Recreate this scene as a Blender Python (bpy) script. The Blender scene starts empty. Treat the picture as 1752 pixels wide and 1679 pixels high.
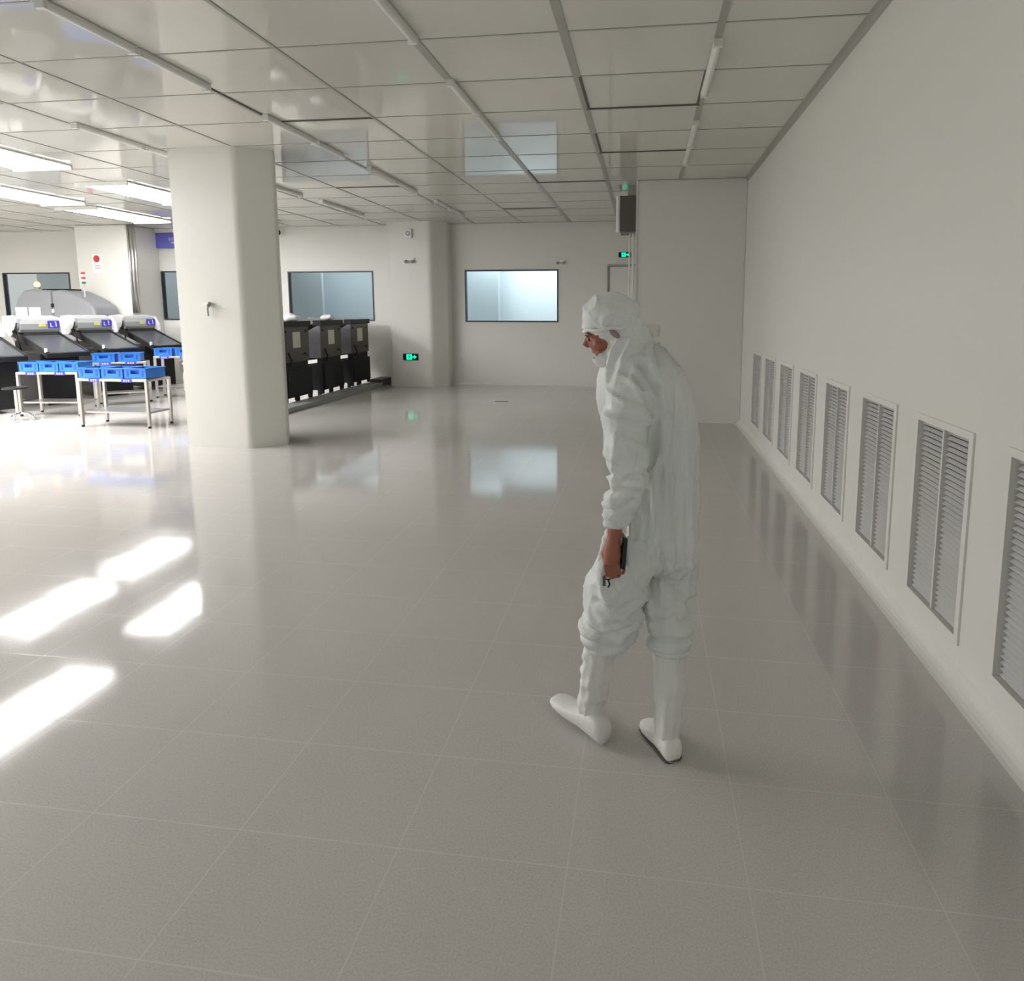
import bpy, bmesh, math, random
from mathutils import Vector, Matrix, noise
random.seed(7)
SC = bpy.context.scene
COL = SC.collection
R = math.radians
PI = math.pi

# ------------------------------------------------------------------ camera
F_PX, PPX, PPY, W, H = 1058.82, 966.38, 658.16, 1752, 1679
YAW, PITCH, ROLL, EYE = 0.128445, 0.1201596, -0.000514, 1.65
cam_d = bpy.data.cameras.new('camera')
cam = bpy.data.objects.new('camera', cam_d); COL.objects.link(cam)
cy_, sy_, cp_, sp_ = math.cos(YAW), math.sin(YAW), math.cos(PITCH), math.sin(PITCH)
fwd = Vector((-sy_*cp_, cy_*cp_, -sp_)); rgt = Vector((cy_, sy_, 0)); dwn = fwd.cross(rgt)
r2 = rgt*math.cos(ROLL) + dwn*math.sin(ROLL); d2 = dwn*math.cos(ROLL) - rgt*math.sin(ROLL)
mw = Matrix.Identity(4)
for i in range(3):
    mw[i][0] = r2[i]; mw[i][1] = -d2[i]; mw[i][2] = -fwd[i]
mw[2][3] = EYE
cam.matrix_world = mw
cam_d.sensor_fit = 'HORIZONTAL'; cam_d.sensor_width = 36
cam_d.lens = F_PX/W*36
cam_d.shift_x = (W/2-PPX)/W; cam_d.shift_y = (PPY-H/2)/W
cam_d.clip_start = 0.05; cam_d.clip_end = 100
SC.camera = cam

# ------------------------------------------------------------------ world, exposure
wd = bpy.data.worlds.new('world'); SC.world = wd; wd.use_nodes = True
wd.node_tree.nodes['Background'].inputs[0].default_value = (0.93, 0.96, 0.95, 1)
wd.node_tree.nodes['Background'].inputs[1].default_value = 0.55
SC.view_settings.view_transform = 'Standard'; SC.view_settings.look = 'None'
SC.view_settings.gamma = 1; SC.view_settings.use_curve_mapping = False
SC.view_settings.exposure = 0.13
SC.cycles.use_denoising = True
SC.cycles.max_bounces = 8; SC.cycles.diffuse_bounces = 5; SC.cycles.glossy_bounces = 5
SC.cycles.sample_clamp_indirect = 6
LAMP = 58.0            # strength of the unseen battens added off to the left

def area(name, loc, size, power, color=(1, 1, 1), rot=(0, 0, 0)):
    l = bpy.data.lights.new(name, 'AREA'); l.shape = 'RECTANGLE'
    l.size, l.size_y = size; l.energy = power; l.color = color
    o = bpy.data.objects.new(name, l); COL.objects.link(o)
    o.location = loc; o.rotation_euler = rot
    return o
CZ = 3.49             # ceiling height
# light inside the rooms behind the back wall windows
area('light_room_main', (-2.8, 14.6, 3.1), (3.0, 1.2), 78, (0.90, 0.97, 1.0))
area('light_room_mid', (-7.0, 14.6, 3.1), (3.0, 1.2), 26, (0.90, 0.97, 1.0))
area('light_room_left', (-12.6, 14.6, 3.1), (5.5, 1.2), 22, (0.90, 0.97, 1.0))

# ------------------------------------------------------------------ materials
def mat(name, col, rough=0.5, metal=0.0, spec=0.5, emit=None, es=0.0, noise_s=None, noise_a=0.0, bump=0.0, bump_s=60, coat=0.0, trans=0.0, alpha=1.0):
    m = bpy.data.materials.new(name); m.use_nodes = True
    nt = m.node_tree; b = nt.nodes['Principled BSDF']
    b.inputs['Base Color'].default_value = (*col, 1)
    b.inputs['Roughness'].default_value = rough
    b.inputs['Metallic'].default_value = metal
    b.inputs['Specular IOR Level'].default_value = spec
    b.inputs['Coat Weight'].default_value = coat
    b.inputs['Transmission Weight'].default_value = trans
    b.inputs['Alpha'].default_value = alpha
    if emit:
        b.inputs['Emission Color'].default_value = (*emit, 1); b.inputs['Emission Strength'].default_value = es
    tc = nt.nodes.new('ShaderNodeTexCoord')
    if noise_s:
        n = nt.nodes.new('ShaderNodeTexNoise'); n.inputs['Scale'].default_value = noise_s; n.inputs['Detail'].default_value = 6
        nt.links.new(tc.outputs['Object'], n.inputs['Vector'])
        mx = nt.nodes.new('ShaderNodeMix'); mx.data_type = 'RGBA'
        mx.inputs[6].default_value = (*[c*(1-noise_a) for c in col], 1)
        mx.inputs[7].default_value = (*[min(1, c*(1+noise_a)) for c in col], 1)
        nt.links.new(n.outputs['Fac'], mx.inputs[0]); nt.links.new(mx.outputs[2], b.inputs['Base Color'])
    if bump:
        n2 = nt.nodes.new('ShaderNodeTexNoise'); n2.inputs['Scale'].default_value = bump_s; n2.inputs['Detail'].default_value = 4
        nt.links.new(tc.outputs['Object'], n2.inputs['Vector'])
        bp = nt.nodes.new('ShaderNodeBump'); bp.inputs['Strength'].default_value = bump; bp.inputs['Distance'].default_value = 0.01
        nt.links.new(n2.outputs['Fac'], bp.inputs['Height']); nt.links.new(bp.outputs['Normal'], b.inputs['Normal'])
    return m

def grid_mask(nt, vec, axis, period, offset, width):
    """1 on the joint lines that repeat along one axis."""
    sep = nt.nodes.new('ShaderNodeSeparateXYZ'); nt.links.new(vec, sep.inputs[0])
    def mth(op, a, b=None):
        n = nt.nodes.new('ShaderNodeMath'); n.operation = op
        if hasattr(a, 'links'): nt.links.new(a, n.inputs[0])
        else: n.inputs[0].default_value = a
        if b is not None:
            if hasattr(b, 'links'): nt.links.new(b, n.inputs[1])
            else: n.inputs[1].default_value = b
        return n.outputs[0]
    s = mth('SUBTRACT', sep.outputs[axis], offset-period*100.5)
    s = mth('DIVIDE', s, period); s = mth('FRACT', s); s = mth('SUBTRACT', s, 0.5); s = mth('ABSOLUTE', s)
    return mth('LESS_THAN', s, width/2/period), mth

def floor_material():
    m = bpy.data.materials.new('floor_vinyl'); m.use_nodes = True
    nt = m.node_tree; b = nt.nodes['Principled BSDF']
    tc = nt.nodes.new('ShaderNodeTexCoord'); v = tc.outputs['Object']
    mx_, mth = grid_mask(nt, v, 0, 0.526, -0.205, 0.0040)
    my_, _ = grid_mask(nt, v, 1, 0.402, 1.645, 0.0040)
    joint = mth('MAXIMUM', mx_, my_)
    n = nt.nodes.new('ShaderNodeTexNoise'); n.inputs['Scale'].default_value = 160; n.inputs['Detail'].default_value = 3
    nt.links.new(v, n.inputs['Vector'])
    ramp = nt.nodes.new('ShaderNodeValToRGB')
    ramp.color_ramp.elements[0].position = 0.32; ramp.color_ramp.elements[0].color = (0.47, 0.45, 0.425, 1)
    ramp.color_ramp.elements[1].position = 0.60; ramp.color_ramp.elements[1].color = (0.55, 0.53, 0.50, 1)
    nt.links.new(n.outputs['Fac'], ramp.inputs[0])
    n2 = nt.nodes.new('ShaderNodeTexNoise'); n2.inputs['Scale'].default_value = 0.8; n2.inputs['Detail'].default_value = 3
    nt.links.new(v, n2.inputs['Vector'])
    mr = nt.nodes.new('ShaderNodeMapRange'); mr.inputs[3].default_value = 0.93; mr.inputs[4].default_value = 1.07
    nt.links.new(n2.outputs['Fac'], mr.inputs[0])
    hs = nt.nodes.new('ShaderNodeHueSaturation'); nt.links.new(ramp.outputs[0], hs.inputs['Color']); nt.links.new(mr.outputs[0], hs.inputs['Value'])
    mix = nt.nodes.new('ShaderNodeMix'); mix.data_type = 'RGBA'
    nt.links.new(joint, mix.inputs[0]); nt.links.new(hs.outputs[0], mix.inputs[6]); mix.inputs[7].default_value = (0.595, 0.575, 0.55, 1)
    nt.links.new(mix.outputs[2], b.inputs['Base Color'])
    rr = nt.nodes.new('ShaderNodeMapRange'); nt.links.new(joint, rr.inputs[0]); rr.inputs[3].default_value = 0.08; rr.inputs[4].default_value = 0.20
    nt.links.new(rr.outputs[0], b.inputs['Roughness'])
    b.inputs['Specular IOR Level'].default_value = 0.62
    # very soft waviness of the laid sheets
    n3 = nt.nodes.new('ShaderNodeTexNoise'); n3.inputs['Scale'].default_value = 2.2; n3.inputs['Detail'].default_value = 2
    nt.links.new(v, n3.inputs['Vector'])
    bp = nt.nodes.new('ShaderNodeBump'); bp.inputs['Strength'].default_value = 0.06; bp.inputs['Distance'].default_value = 0.02
    nt.links.new(n3.outputs['Fac'], bp.inputs['Height']); nt.links.new(bp.outputs['Normal'], b.inputs['Normal'])
    return m

def ceiling_material():
    m = bpy.data.materials.new('ceiling_panel_paint'); m.use_nodes = True
    nt = m.node_tree; b = nt.nodes['Principled BSDF']
    tc = nt.nodes.new('ShaderNodeTexCoord'); v = tc.outputs['Object']
    n = nt.nodes.new('ShaderNodeTexNoise'); n.inputs['Scale'].default_value = 0.9; n.inputs['Detail'].default_value = 2
    nt.links.new(v, n.inputs['Vector'])
    ramp = nt.nodes.new('ShaderNodeValToRGB')
    ramp.color_ramp.elements[0].position = 0.3; ramp.color_ramp.elements[0].color = (0.62, 0.615, 0.56, 1)
    ramp.color_ramp.elements[1].position = 0.7; ramp.color_ramp.elements[1].color = (0.67, 0.66, 0.60, 1)
    nt.links.new(n.outputs['Fac'], ramp.inputs[0]); nt.links.new(ramp.outputs[0], b.inputs['Base Color'])
    b.inputs['Roughness'].default_value = 0.055; b.inputs['Specular IOR Level'].default_value = 0.62
    n3 = nt.nodes.new('ShaderNodeTexNoise'); n3.inputs['Scale'].default_value = 1.1; n3.inputs['Detail'].default_value = 1
    nt.links.new(v, n3.inputs['Vector'])
    bp = nt.nodes.new('ShaderNodeBump'); bp.inputs['Strength'].default_value = 0.03; bp.inputs['Distance'].default_value = 0.02
    nt.links.new(n3.outputs['Fac'], bp.inputs['Height']); nt.links.new(bp.outputs['Normal'], b.inputs['Normal'])
    return m

def cloth_material():
    m = mat('coverall_fabric', (0.70, 0.725, 0.705), 0.55, noise_s=14, noise_a=0.05)
    nt = m.node_tree; b = nt.nodes['Principled BSDF']
    b.inputs['Sheen Weight'].default_value = 0.2
    b.inputs['Subsurface Weight'].default_value = 0.08
    b.inputs['Subsurface Radius'].default_value = (0.02, 0.015, 0.013)
    tc = nt.nodes.new('ShaderNodeTexCoord')
    mp = nt.nodes.new('ShaderNodeMapping'); mp.inputs['Scale'].default_value = (1, 1, 0.5); nt.links.new(tc.outputs['Object'], mp.inputs[0])
    n = nt.nodes.new('ShaderNodeTexNoise'); n.inputs['Scale'].default_value = 16; n.inputs['Detail'].default_value = 3; n.inputs['Distortion'].default_value = 0.8
    nt.links.new(mp.outputs[0], n.inputs['Vector'])
    a = nt.nodes.new('ShaderNodeMath'); a.operation = 'SUBTRACT'; nt.links.new(n.outputs['Fac'], a.inputs[0]); a.inputs[1].default_value = 0.5
    c = nt.nodes.new('ShaderNodeMath'); c.operation = 'ABSOLUTE'; nt.links.new(a.outputs[0], c.inputs[0])
    p = nt.nodes.new('ShaderNodeMath'); p.operation = 'POWER'; nt.links.new(c.outputs[0], p.inputs[0]); p.inputs[1].default_value = 0.6
    bp = nt.nodes.new('ShaderNodeBump'); bp.invert = True; bp.inputs['Strength'].default_value = 0.5; bp.inputs['Distance'].default_value = 0.012
    nt.links.new(p.outputs[0], bp.inputs['Height']); nt.links.new(bp.outputs['Normal'], b.inputs['Normal'])
    return m

M = {}
M['floor'] = floor_material(); M['ceil'] = ceiling_material(); M['cloth'] = cloth_material()
M['wall'] = mat('wall_panel_paint', (0.715, 0.710, 0.662), 0.38, noise_s=0.6, noise_a=0.02)
M['trim'] = mat('white_trim', (0.70, 0.69, 0.65), 0.35, noise_s=8, noise_a=0.03)
M['bar'] = mat('grid_bar', (0.36, 0.355, 0.32), 0.4, noise_s=5, noise_a=0.05)
M['gap'] = mat('panel_gap', (0.10, 0.10, 0.09), 0.6, noise_s=5, noise_a=0.05)
M['lampbody'] = mat('lamp_body_white', (0.72, 0.72, 0.68), 0.35, noise_s=9, noise_a=0.03)
M['lampoff'] = mat('lamp_diffuser_off', (0.78, 0.78, 0.75), 0.3, noise_s=9, noise_a=0.02)
M['lampon'] = mat('lamp_diffuser_lit', (0.9, 0.9, 0.9), 0.4, emit=(1.0, 0.985, 1.0), es=LAMP, noise_s=9, noise_a=0.01)
M['lampon_far'] = mat('lamp_diffuser_lit_soft', (0.9, 0.9, 0.9), 0.4, emit=(1.0, 0.985, 1.0), es=12.0, noise_s=9, noise_a=0.01)
M['grille'] = mat('grille_aluminium', (0.60, 0.60, 0.59), 0.42, metal=0.0, noise_s=20, noise_a=0.05)
M['grillef'] = mat('grille_frame_white', (0.72, 0.715, 0.67), 0.35, noise_s=20, noise_a=0.02)
M['dark'] = mat('dark_void', (0.02, 0.02, 0.02), 0.8, noise_s=10, noise_a=0.1)
M['winframe'] = mat('window_frame_dark', (0.035, 0.04, 0.05), 0.4, noise_s=10, noise_a=0.1)
M['room'] = mat('next_room_paint', (0.66, 0.74, 0.78), 0.6, noise_s=2, noise_a=0.03)
M['roomd'] = mat('next_room_partition', (0.48, 0.56, 0.60), 0.6, noise_s=2, noise_a=0.03)
M['glass'] = mat('window_glass', (0.93, 0.97, 0.98), 0.03, trans=1.0, spec=0.5, noise_s=3, noise_a=0.01)
M['steel'] = mat('stainless_steel', (0.55, 0.53, 0.50), 0.28, metal=0.9, noise_s=18, noise_a=0.08)
M['chrome'] = mat('chrome', (0.75, 0.75, 0.75), 0.12, metal=1.0, noise_s=18, noise_a=0.03)
M['blue'] = mat('blue_plastic', (0.018, 0.15, 0.50), 0.35, noise_s=12, noise_a=0.08)
M['bluein'] = mat('deep_blue_plastic', (0.01, 0.07, 0.40), 0.4, noise_s=12, noise_a=0.08)
M['label'] = mat('label_violet', (0.05, 0.035, 0.38), 0.5, noise_s=30, noise_a=0.05)
M['white'] = mat('white_plastic', (0.80, 0.80, 0.80), 0.35, noise_s=10, noise_a=0.02)
M['paper'] = mat('paper_white', (0.80, 0.82, 0.84), 0.7, noise_s=30, noise_a=0.04)
M['mgrey'] = mat('machine_grey', (0.28, 0.29, 0.285), 0.32, noise_s=5, noise_a=0.06)
M['mlight'] = mat('machine_light_grey', (0.52, 0.52, 0.52), 0.3, noise_s=5, noise_a=0.04)
M['mblack'] = mat('machine_black', (0.012, 0.012, 0.013), 0.45, spec=0.25, noise_s=6, noise_a=0.2)
M['belt'] = mat('belt_dark', (0.055, 0.06, 0.065), 0.28, noise_s=14, noise_a=0.2)
M['dome'] = mat('dome_grey', (0.24, 0.245, 0.26), 0.35, noise_s=3, noise_a=0.05)
M['cab'] = mat('cabinet_brown_grey', (0.075, 0.068, 0.058), 0.42, noise_s=5, noise_a=0.08)
M['cabside'] = mat('cabinet_side_grey', (0.17, 0.17, 0.18), 0.4, noise_s=5, noise_a=0.06)
M['green'] = mat('exit_green_lit', (0.0, 0.5, 0.3), 0.4, emit=(0.0, 0.85, 0.45), es=1.2, noise_s=30, noise_a=0.02)
M['amber'] = mat('amber_lit', (0.9, 0.5, 0.1), 0.4, emit=(1.0, 0.62, 0.22), es=3.0, noise_s=30, noise_a=0.02)
M['red'] = mat('red_plastic', (0.55, 0.03, 0.04), 0.4, noise_s=30, noise_a=0.05)
M['greenp'] = mat('green_plastic', (0.02, 0.18, 0.07), 0.4, noise_s=30, noise_a=0.05)
M['signblue'] = mat('sign_blue', (0.14, 0.14, 0.55), 0.45, noise_s=30, noise_a=0.03)
M['yellow'] = mat('label_yellow', (0.50, 0.52, 0.12), 0.5, noise_s=30, noise_a=0.05)
M['skin'] = mat('skin', (0.33, 0.115, 0.072), 0.5, noise_s=25, noise_a=0.10, bump=0.15, bump_s=120)
M['skin'].node_tree.nodes['Principled BSDF'].inputs['Subsurface Weight'].default_value = 0.08
M['skin'].node_tree.nodes['Principled BSDF'].inputs['Subsurface Radius'].default_value = (0.02, 0.006, 0.004)
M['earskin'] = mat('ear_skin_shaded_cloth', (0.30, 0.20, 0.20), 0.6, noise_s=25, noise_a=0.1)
M['eye'] = mat('eye_dark', (0.03, 0.02, 0.02), 0.3, noise_s=50, noise_a=0.1)
M['boot'] = mat('boot_fabric', (0.74, 0.74, 0.71), 0.5, noise_s=14, noise_a=0.05, bump=0.3, bump_s=55)
M['shoe'] = mat('shoe_white', (0.86, 0.84, 0.80), 0.4, noise_s=10, noise_a=0.03)
M['sole'] = mat('shoe_sole_grey', (0.10, 0.09, 0.09), 0.6, noise_s=10, noise_a=0.1)
M['phone'] = mat('phone_black', (0.012, 0.014, 0.016), 0.2, noise_s=10, noise_a=0.1)
M['plate'] = mat('plate_cream', (0.62, 0.61, 0.54), 0.45, noise_s=10, noise_a=0.02)
M['boxdark'] = mat('box_dark_brown', (0.10, 0.085, 0.075), 0.4, noise_s=5, noise_a=0.08)
M['brown'] = mat('beige_panel', (0.58, 0.52, 0.46), 0.5, noise_s=5, noise_a=0.05)

# ------------------------------------------------------------------ mesh helpers
class MB:
    def __init__(s): s.v = []; s.f = []
    def add(s, vs, fs):
        k = len(s.v); s.v += [tuple(p) for p in vs]; s.f += [tuple(i+k for i in f) for f in fs]; return s
    def box(s, x0, x1, y0, y1, z0, z1, mtx=None):
        vs = [Vector((x, y, z)) for z in (z0, z1) for y in (y0, y1) for x in (x0, x1)]
        if mtx: vs = [mtx @ p for p in vs]
        return s.add(vs, [(0, 2, 3, 1), (4, 5, 7, 6), (0, 1, 5, 4), (2, 6, 7, 3), (0, 4, 6, 2), (1, 3, 7, 5)])
    def prism(s, poly, a0, a1, axis='z'):
        """poly counter-clockwise in its plane; extruded along axis."""
        def P(u, v, a): return {'z': (u, v, a), 'y': (u, a, v), 'x': (a, u, v)}[axis]
        n = len(poly); vs = [P(u, v, a0) for u, v in poly]+[P(u, v, a1) for u, v in poly]
        fs = [tuple(range(n-1, -1, -1)), tuple(range(n, 2*n))]+[(i, (i+1) % n, n+(i+1) % n, n+i) for i in range(n)]
        return s.add(vs, fs)
    def tube(s, pts, r, n=10, rs=None):
        pts = [Vector(p) for p in pts]; rings = []; up = None
        for i, p in enumerate(pts):
            t = (pts[min(i+1, len(pts)-1)]-pts[max(i-1, 0)]).normalized()
            if up is None: up = Vector((0, 0, 1)) if abs(t.z) < 0.9 else Vector((1, 0, 0))
            a = t.cross(up).normalized(); b = a.cross(t).normalized(); up = b
            rr = rs[i] if rs else r
            rings.append([p+a*rr*math.cos(2*PI*k/n)+b*rr*math.sin(2*PI*k/n) for k in range(n)])
        return s.rings(rings)
    def rings(s, rings, cap=True):
        n = len(rings[0]); m = len(rings); vs = [p for r_ in rings for p in r_]; fs = []
        for i in range(m-1):
            for k in range(n):
                fs.append((i*n+k, i*n+(k+1) % n, (i+1)*n+(k+1) % n, (i+1)*n+k))
        if cap: fs += [tuple(range(n-1, -1, -1)), tuple((m-1)*n+k for k in range(n))]
        return s.add(vs, fs)
    def cyl(s, x, y, z0, z1, r, n=20, r2=None): return s.tube([(x, y, z0), (x, y, z1)], r, n, [r, r if r2 is None else r2])
    def ell(s, c, r, rot=None, n=20, m=12, off=None):
        c = Vector(c); rings = []
        for i in range(m+1):
            th = PI*(0.02+0.96*i/m); ring = []
            for k in range(n):
                ph = 2*PI*k/n
                p = Vector((r[0]*math.sin(th)*math.cos(ph), r[1]*math.sin(th)*math.sin(ph), -r[2]*math.cos(th)))
                if rot: p = rot @ p
                ring.append(c+p)
            rings.append(ring)
        return s.rings(rings)
    def slab(s, secs, n=24, e=2.3):
        """horizontal super-elliptic sections: (x, y, z, rx, ry)"""
        rings = []
        for (x, y, z, rx, ry) in secs:
            ring = []
            for k in range(n):
                a = 2*PI*k/n; c, d = math.cos(a), math.sin(a)
                ring.append(Vector((x+rx*math.copysign(abs(c)**(2/e), c), y+ry*math.copysign(abs(d)**(2/e), d), z)))
            rings.append(ring)
        return s.rings(rings)
    def make(s, name, m, parent=None, bevel=0, smooth=False, segs=2, loc=None):
        me = bpy.data.meshes.new(name); me.from_pydata(s.v, [], s.f); me.validate()
        bm = bmesh.new(); bm.from_mesh(me); bmesh.ops.recalc_face_normals(bm, faces=bm.faces); bm.to_mesh(me); bm.free()
        me.materials.append(m)
        o = bpy.data.objects.new(name, me); COL.objects.link(o)
        if loc: o.location = loc
        if parent: o.parent = parent
        if bevel:
            b = o.modifiers.new('bevel', 'BEVEL'); b.width = bevel; b.segments = segs; b.limit_method = 'ANGLE'; b.angle_limit = R(35)
        if smooth:
            for p in me.polygons: p.use_smooth = True
        return o

def tag(o, label=None, cat=None, group=None, kind=None):
    if label: o['label'] = label
    if cat: o['category'] = cat
    if group: o['group'] = group
    if kind: o['kind'] = kind
    return o
def empty(name, loc, label=None, cat=None, group=None, rz=0, kind=None):
    o = bpy.data.objects.new(name, None); COL.objects.link(o); o.location = loc; o.rotation_euler = (0, 0, rz)
    o.empty_display_size = 0.1
    return tag(o, label, cat, group, kind)
def copy_tree(o, parent=None):
    c = o.copy(); COL.objects.link(c)
    if parent: c.parent = parent
    for ch in [x for x in bpy.data.objects if x.parent == o]: copy_tree(ch, c)
    return c
def struct(o, label=None): o['kind'] = 'structure'; return o

def wall_y(mb, x0, x1, y0, y1, holes, z0=0, z1=CZ):
    """wall slab along x with rectangular holes (hx0,hx1,hz0,hz1)"""
    xs = x0
    for (a, b, c, d) in sorted(holes):
        mb.box(xs, a, y0, y1, z0, z1); mb.box(a, b, y0, y1, z0, c); mb.box(a, b, y0, y1, d, z1); xs = b
    mb.box(xs, x1, y0, y1, z0, z1)
def wall_x(mb, y0, y1, x0, x1, holes, z0=0, z1=CZ):
    ys = y0
    for (a, b, c, d) in sorted(holes):
        mb.box(x0, x1, ys, a, z0, z1); mb.box(x0, x1, a, b, z0, c); mb.box(x0, x1, a, b, d, z1); ys = b
    mb.box(x0, x1, ys, y1, z0, z1)

# ------------------------------------------------------------------ the room
XL, XR, YB = -17.0, 1.40, 13.30
struct(MB().box(XL-0.2, XR+0.2, -3.0, 16.2, -0.10, 0).make('floor', M['floor']))
struct(MB().box(XL-0.2, XR+0.2, -3.0, 16.2, CZ, CZ+0.10).make('ceiling', M['ceil']))
VENT = [(8.23-0.815*k-0.545, 8.23-0.815*k) for k in range(8)]
VZ = (0.185, 1.118)
w = MB(); wall_x(w, -3.0, YB+0.2, XR, XR+0.15, [(a, b, VZ[0], VZ[1]) for a, b in VENT]); struct(w.make('wall_right', M['wall']))
struct(MB().box(XL-0.15, XL, -3.0, YB+0.2, 0, CZ).make('wall_left', M['wall']))
WIN = {1: (-15.42, -13.60, 1.40, 2.53), 2: (-11.21, -9.35, 1.41, 2.54), 3: (-8.05, -6.02, 1.40, 2.51), 4: (-3.92, -1.86, 1.385, 2.51)}
w = MB(); wall_y(w, XL, XR, YB, YB+0.10, list(WIN.values())); struct(w.make('wall_back', M['wall']))
# rooms behind the windows
w = MB(); w.box(XL, XR, 15.6, 15.7, 0, CZ); w.box(-5.1, -5.0, YB+0.10, 15.6, 0, CZ); w.box(-9.1, -9.0, YB+0.10, 15.6, 0, CZ)
struct(w.make('wall_beyond', M['room']))
w = MB(); w.box(-4.7, -3.55, 14.85, 15.05, 0, CZ-0.02); struct(w.make('wall_partition', M['roomd']))
w = MB(); w.box(-8.95, -7.9, 14.5, 14.6, 0, CZ-0.02); struct(w.make('wall_partition_mid', M['room']))
for n, (a, b, c, d) in WIN.items():
    e = empty('window_%d' % n, ((a+b)/2, YB, (c+d)/2), kind='structure')
    f = MB(); t = 0.028; hx, hz = (b-a)/2, (d-c)/2
    f.box(-hx, hx, -0.012, 0.09, hz-t, hz); f.box(-hx, hx, -0.012, 0.09, -hz, -hz+t)
    f.box(-hx, -hx+t, -0.012, 0.09, -hz+t, hz-t); f.box(hx-t, hx, -0.012, 0.09, -hz+t, hz-t)
    f.make('window_frame', M['winframe'], e)
    MB().box(-hx+t, hx-t, 0.02, 0.026, -hz+t, hz-t).make('pane', M['glass'], e)

# solid blocks of the building
struct(MB().box(-0.14, XR, 9.22, YB, 0, CZ).make('wall_block_right', M['wall'], bevel=0.01))
struct(MB().box(-12.50, -11.22, 12.42, YB, 0, CZ).make('wall_block_left', M['wall'], bevel=0.03))
def rounded(poly, corner_r, n=6):
    out = []; N = len(poly)
    for i in range(N):
        p = Vector(poly[i]); a = Vector(poly[i-1]); b = Vector(poly[(i+1) % N]); r = corner_r[i]
        if not r: out.append(tuple(p)); continue
        d1 = (a-p).normalized()*r; d2_ = (b-p).normalized()*r
        for k in range(n+1):
            t = k/n; q = p+d1*(1-t)**2+d2_*t**2
            out.append(tuple(q))
    return out
near = rounded([(-5.55, 6.84), (-5.48, 6.74), (-4.66, 6.72), (-4.33, 6.98), (-4.60, 7.45), (-5.45, 7.42)], [0, 0, 0.045, 0.03, 0, 0])
struct(MB().prism(near, 0, CZ).make('wall_pillar_near', M['wall']))
far = rounded([(-5.46, 12.86), (-5.39, 12.76), (-4.50, 12.72), (-4.22, 13.02), (-4.22, YB), (-5.46, YB)], [0, 0, 0.07, 0.03, 0, 0])
struct(MB().prism(far, 0, CZ).make('wall_pillar_far', M['wall']))
# coved skirting and ceiling cove: concave quarter rounds
def cove_poly(r, n=6): return [(0, 0)]+[(r-r*math.cos(PI/2*k/n), r-r*math.sin(PI/2*k/n)) for k in range(n, -1, -1)]
tr = MB()
cv = [(0, 0), (-0.082, 0)]+[(-0.082+0.082*math.sin(PI/2*k/6), 0.082-0.082*math.cos(PI/2*k/6)) for k in range(1, 7)]
tr.add([], [])
tr.prism([(XR+a, b) for a, b in cv], -3.0, 9.22, 'y')
struct(tr.make('baseboard_right', M['trim'], smooth=False))
cc = [(0, 0)]+[(-0.05+0.05*math.sin(PI/2*k/5), -0.05+0.05*math.cos(PI/2*k/5)) for k in range(5, -1, -1)]
struct(MB().prism([(XR+a, CZ+b) for a, b in cc], -3.0, 9.22, 'y').make('trim_1', M['bar']))
cb = [(0, 0), (0, 0.05)]+[(-0.05+0.05*math.cos(PI/2*k/5), 0.05-0.05*math.sin(PI/2*k/5)) for k in range(1, 6)]
def cove_x(y, x0, x1, name, z=0):      # quarter round facing -y
    p = [(y, 0), (y, 0.05)]+[(y-0.05+0.05*math.cos(PI/2*k/5), 0.05-0.05*math.sin(PI/2*k/5)) for k in range(1, 6)]
    struct(MB().prism(p, x0, x1, 'x').make(name, M['trim']))
cove_x(9.22, -0.14, XR-0.08, 'baseboard_block'); cove_x(YB, -4.2, -0.80, 'baseboard_back')
struct(MB().box(-0.155, -0.135, 9.205, 9.235, 0, CZ).make('trim_2', M['trim']))
struct(MB().box(-5.475, -5.44, 12.83, 12.88, 0, CZ).make('trim_3', M['trim']))

# ceiling grid
g = MB(); gx = [0.46-1.03*k for k in range(0, 17)]; gy = [2.72-0.805*3+0.805*k for k in range(0, 17)]
wide = {0: 0.05, 1: 0.06, 2: 0.065, 4: 0.05, 6: 0.04}
for k, x in enumerate(gx):
    wd_ = wide.get(k, 0.030)
    g.box(x-wd_/2, x+wd_/2, -2.9, YB if x < -0.14 else 9.22, CZ-0.006, CZ+0.002)
for y in gy:
    g.box(XL, XR-0.05 if y < 9.2 else -0.14, y-0.008, y+0.008, CZ-0.004, CZ+0.002)
struct(g.make('trim_4', M['bar']))
g = MB()     # open, darker joints of the access panels
for (x0, x1, y) in [(-0.57, 0.46, 5.94), (-0.57, 0.46, 7.55), (-1.60, -0.57, 9.16), (-3.66, -2.63, 5.94), (-2.63, -1.60, 11.4), (-4.69, -3.66, 9.16)]:
    g.box(x0, x1, y-0.014, y+0.014, CZ-0.009, CZ+0.002)
for (x, y0, y1) in [(-0.545, 5.14, 5.94), (-0.545, 6.75, 7.55), (-3.635, 4.9, 5.94), (0.435, 5.14, 5.94), (-1.575, 8.35, 9.16)]:
    g.box(x-0.010, x+0.010, y0, y1, CZ-0.010, CZ+0.002)
struct(g.make('trim_5', M['gap']))

# door in the back wall
d = empty('door_1', (-0.47, YB, 0), kind='structure')
MB().box(-0.30, 0.32, -0.03, 0.02, 0.01, 2.55).make('door_leaf', M['wall'], d, bevel=0.004)
f = MB(); f.box(-0.345, -0.305, -0.045, 0.02, 0, 2.60); f.box(-0.305, 0.32, -0.045, 0.02, 2.56, 2.60)
f.make('door_frame', M['bar'], d)
MB().box(-0.315, -0.300, -0.05, 0.0, 0.01, 2.55).make('door_seal', M['gap'], d)

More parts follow.
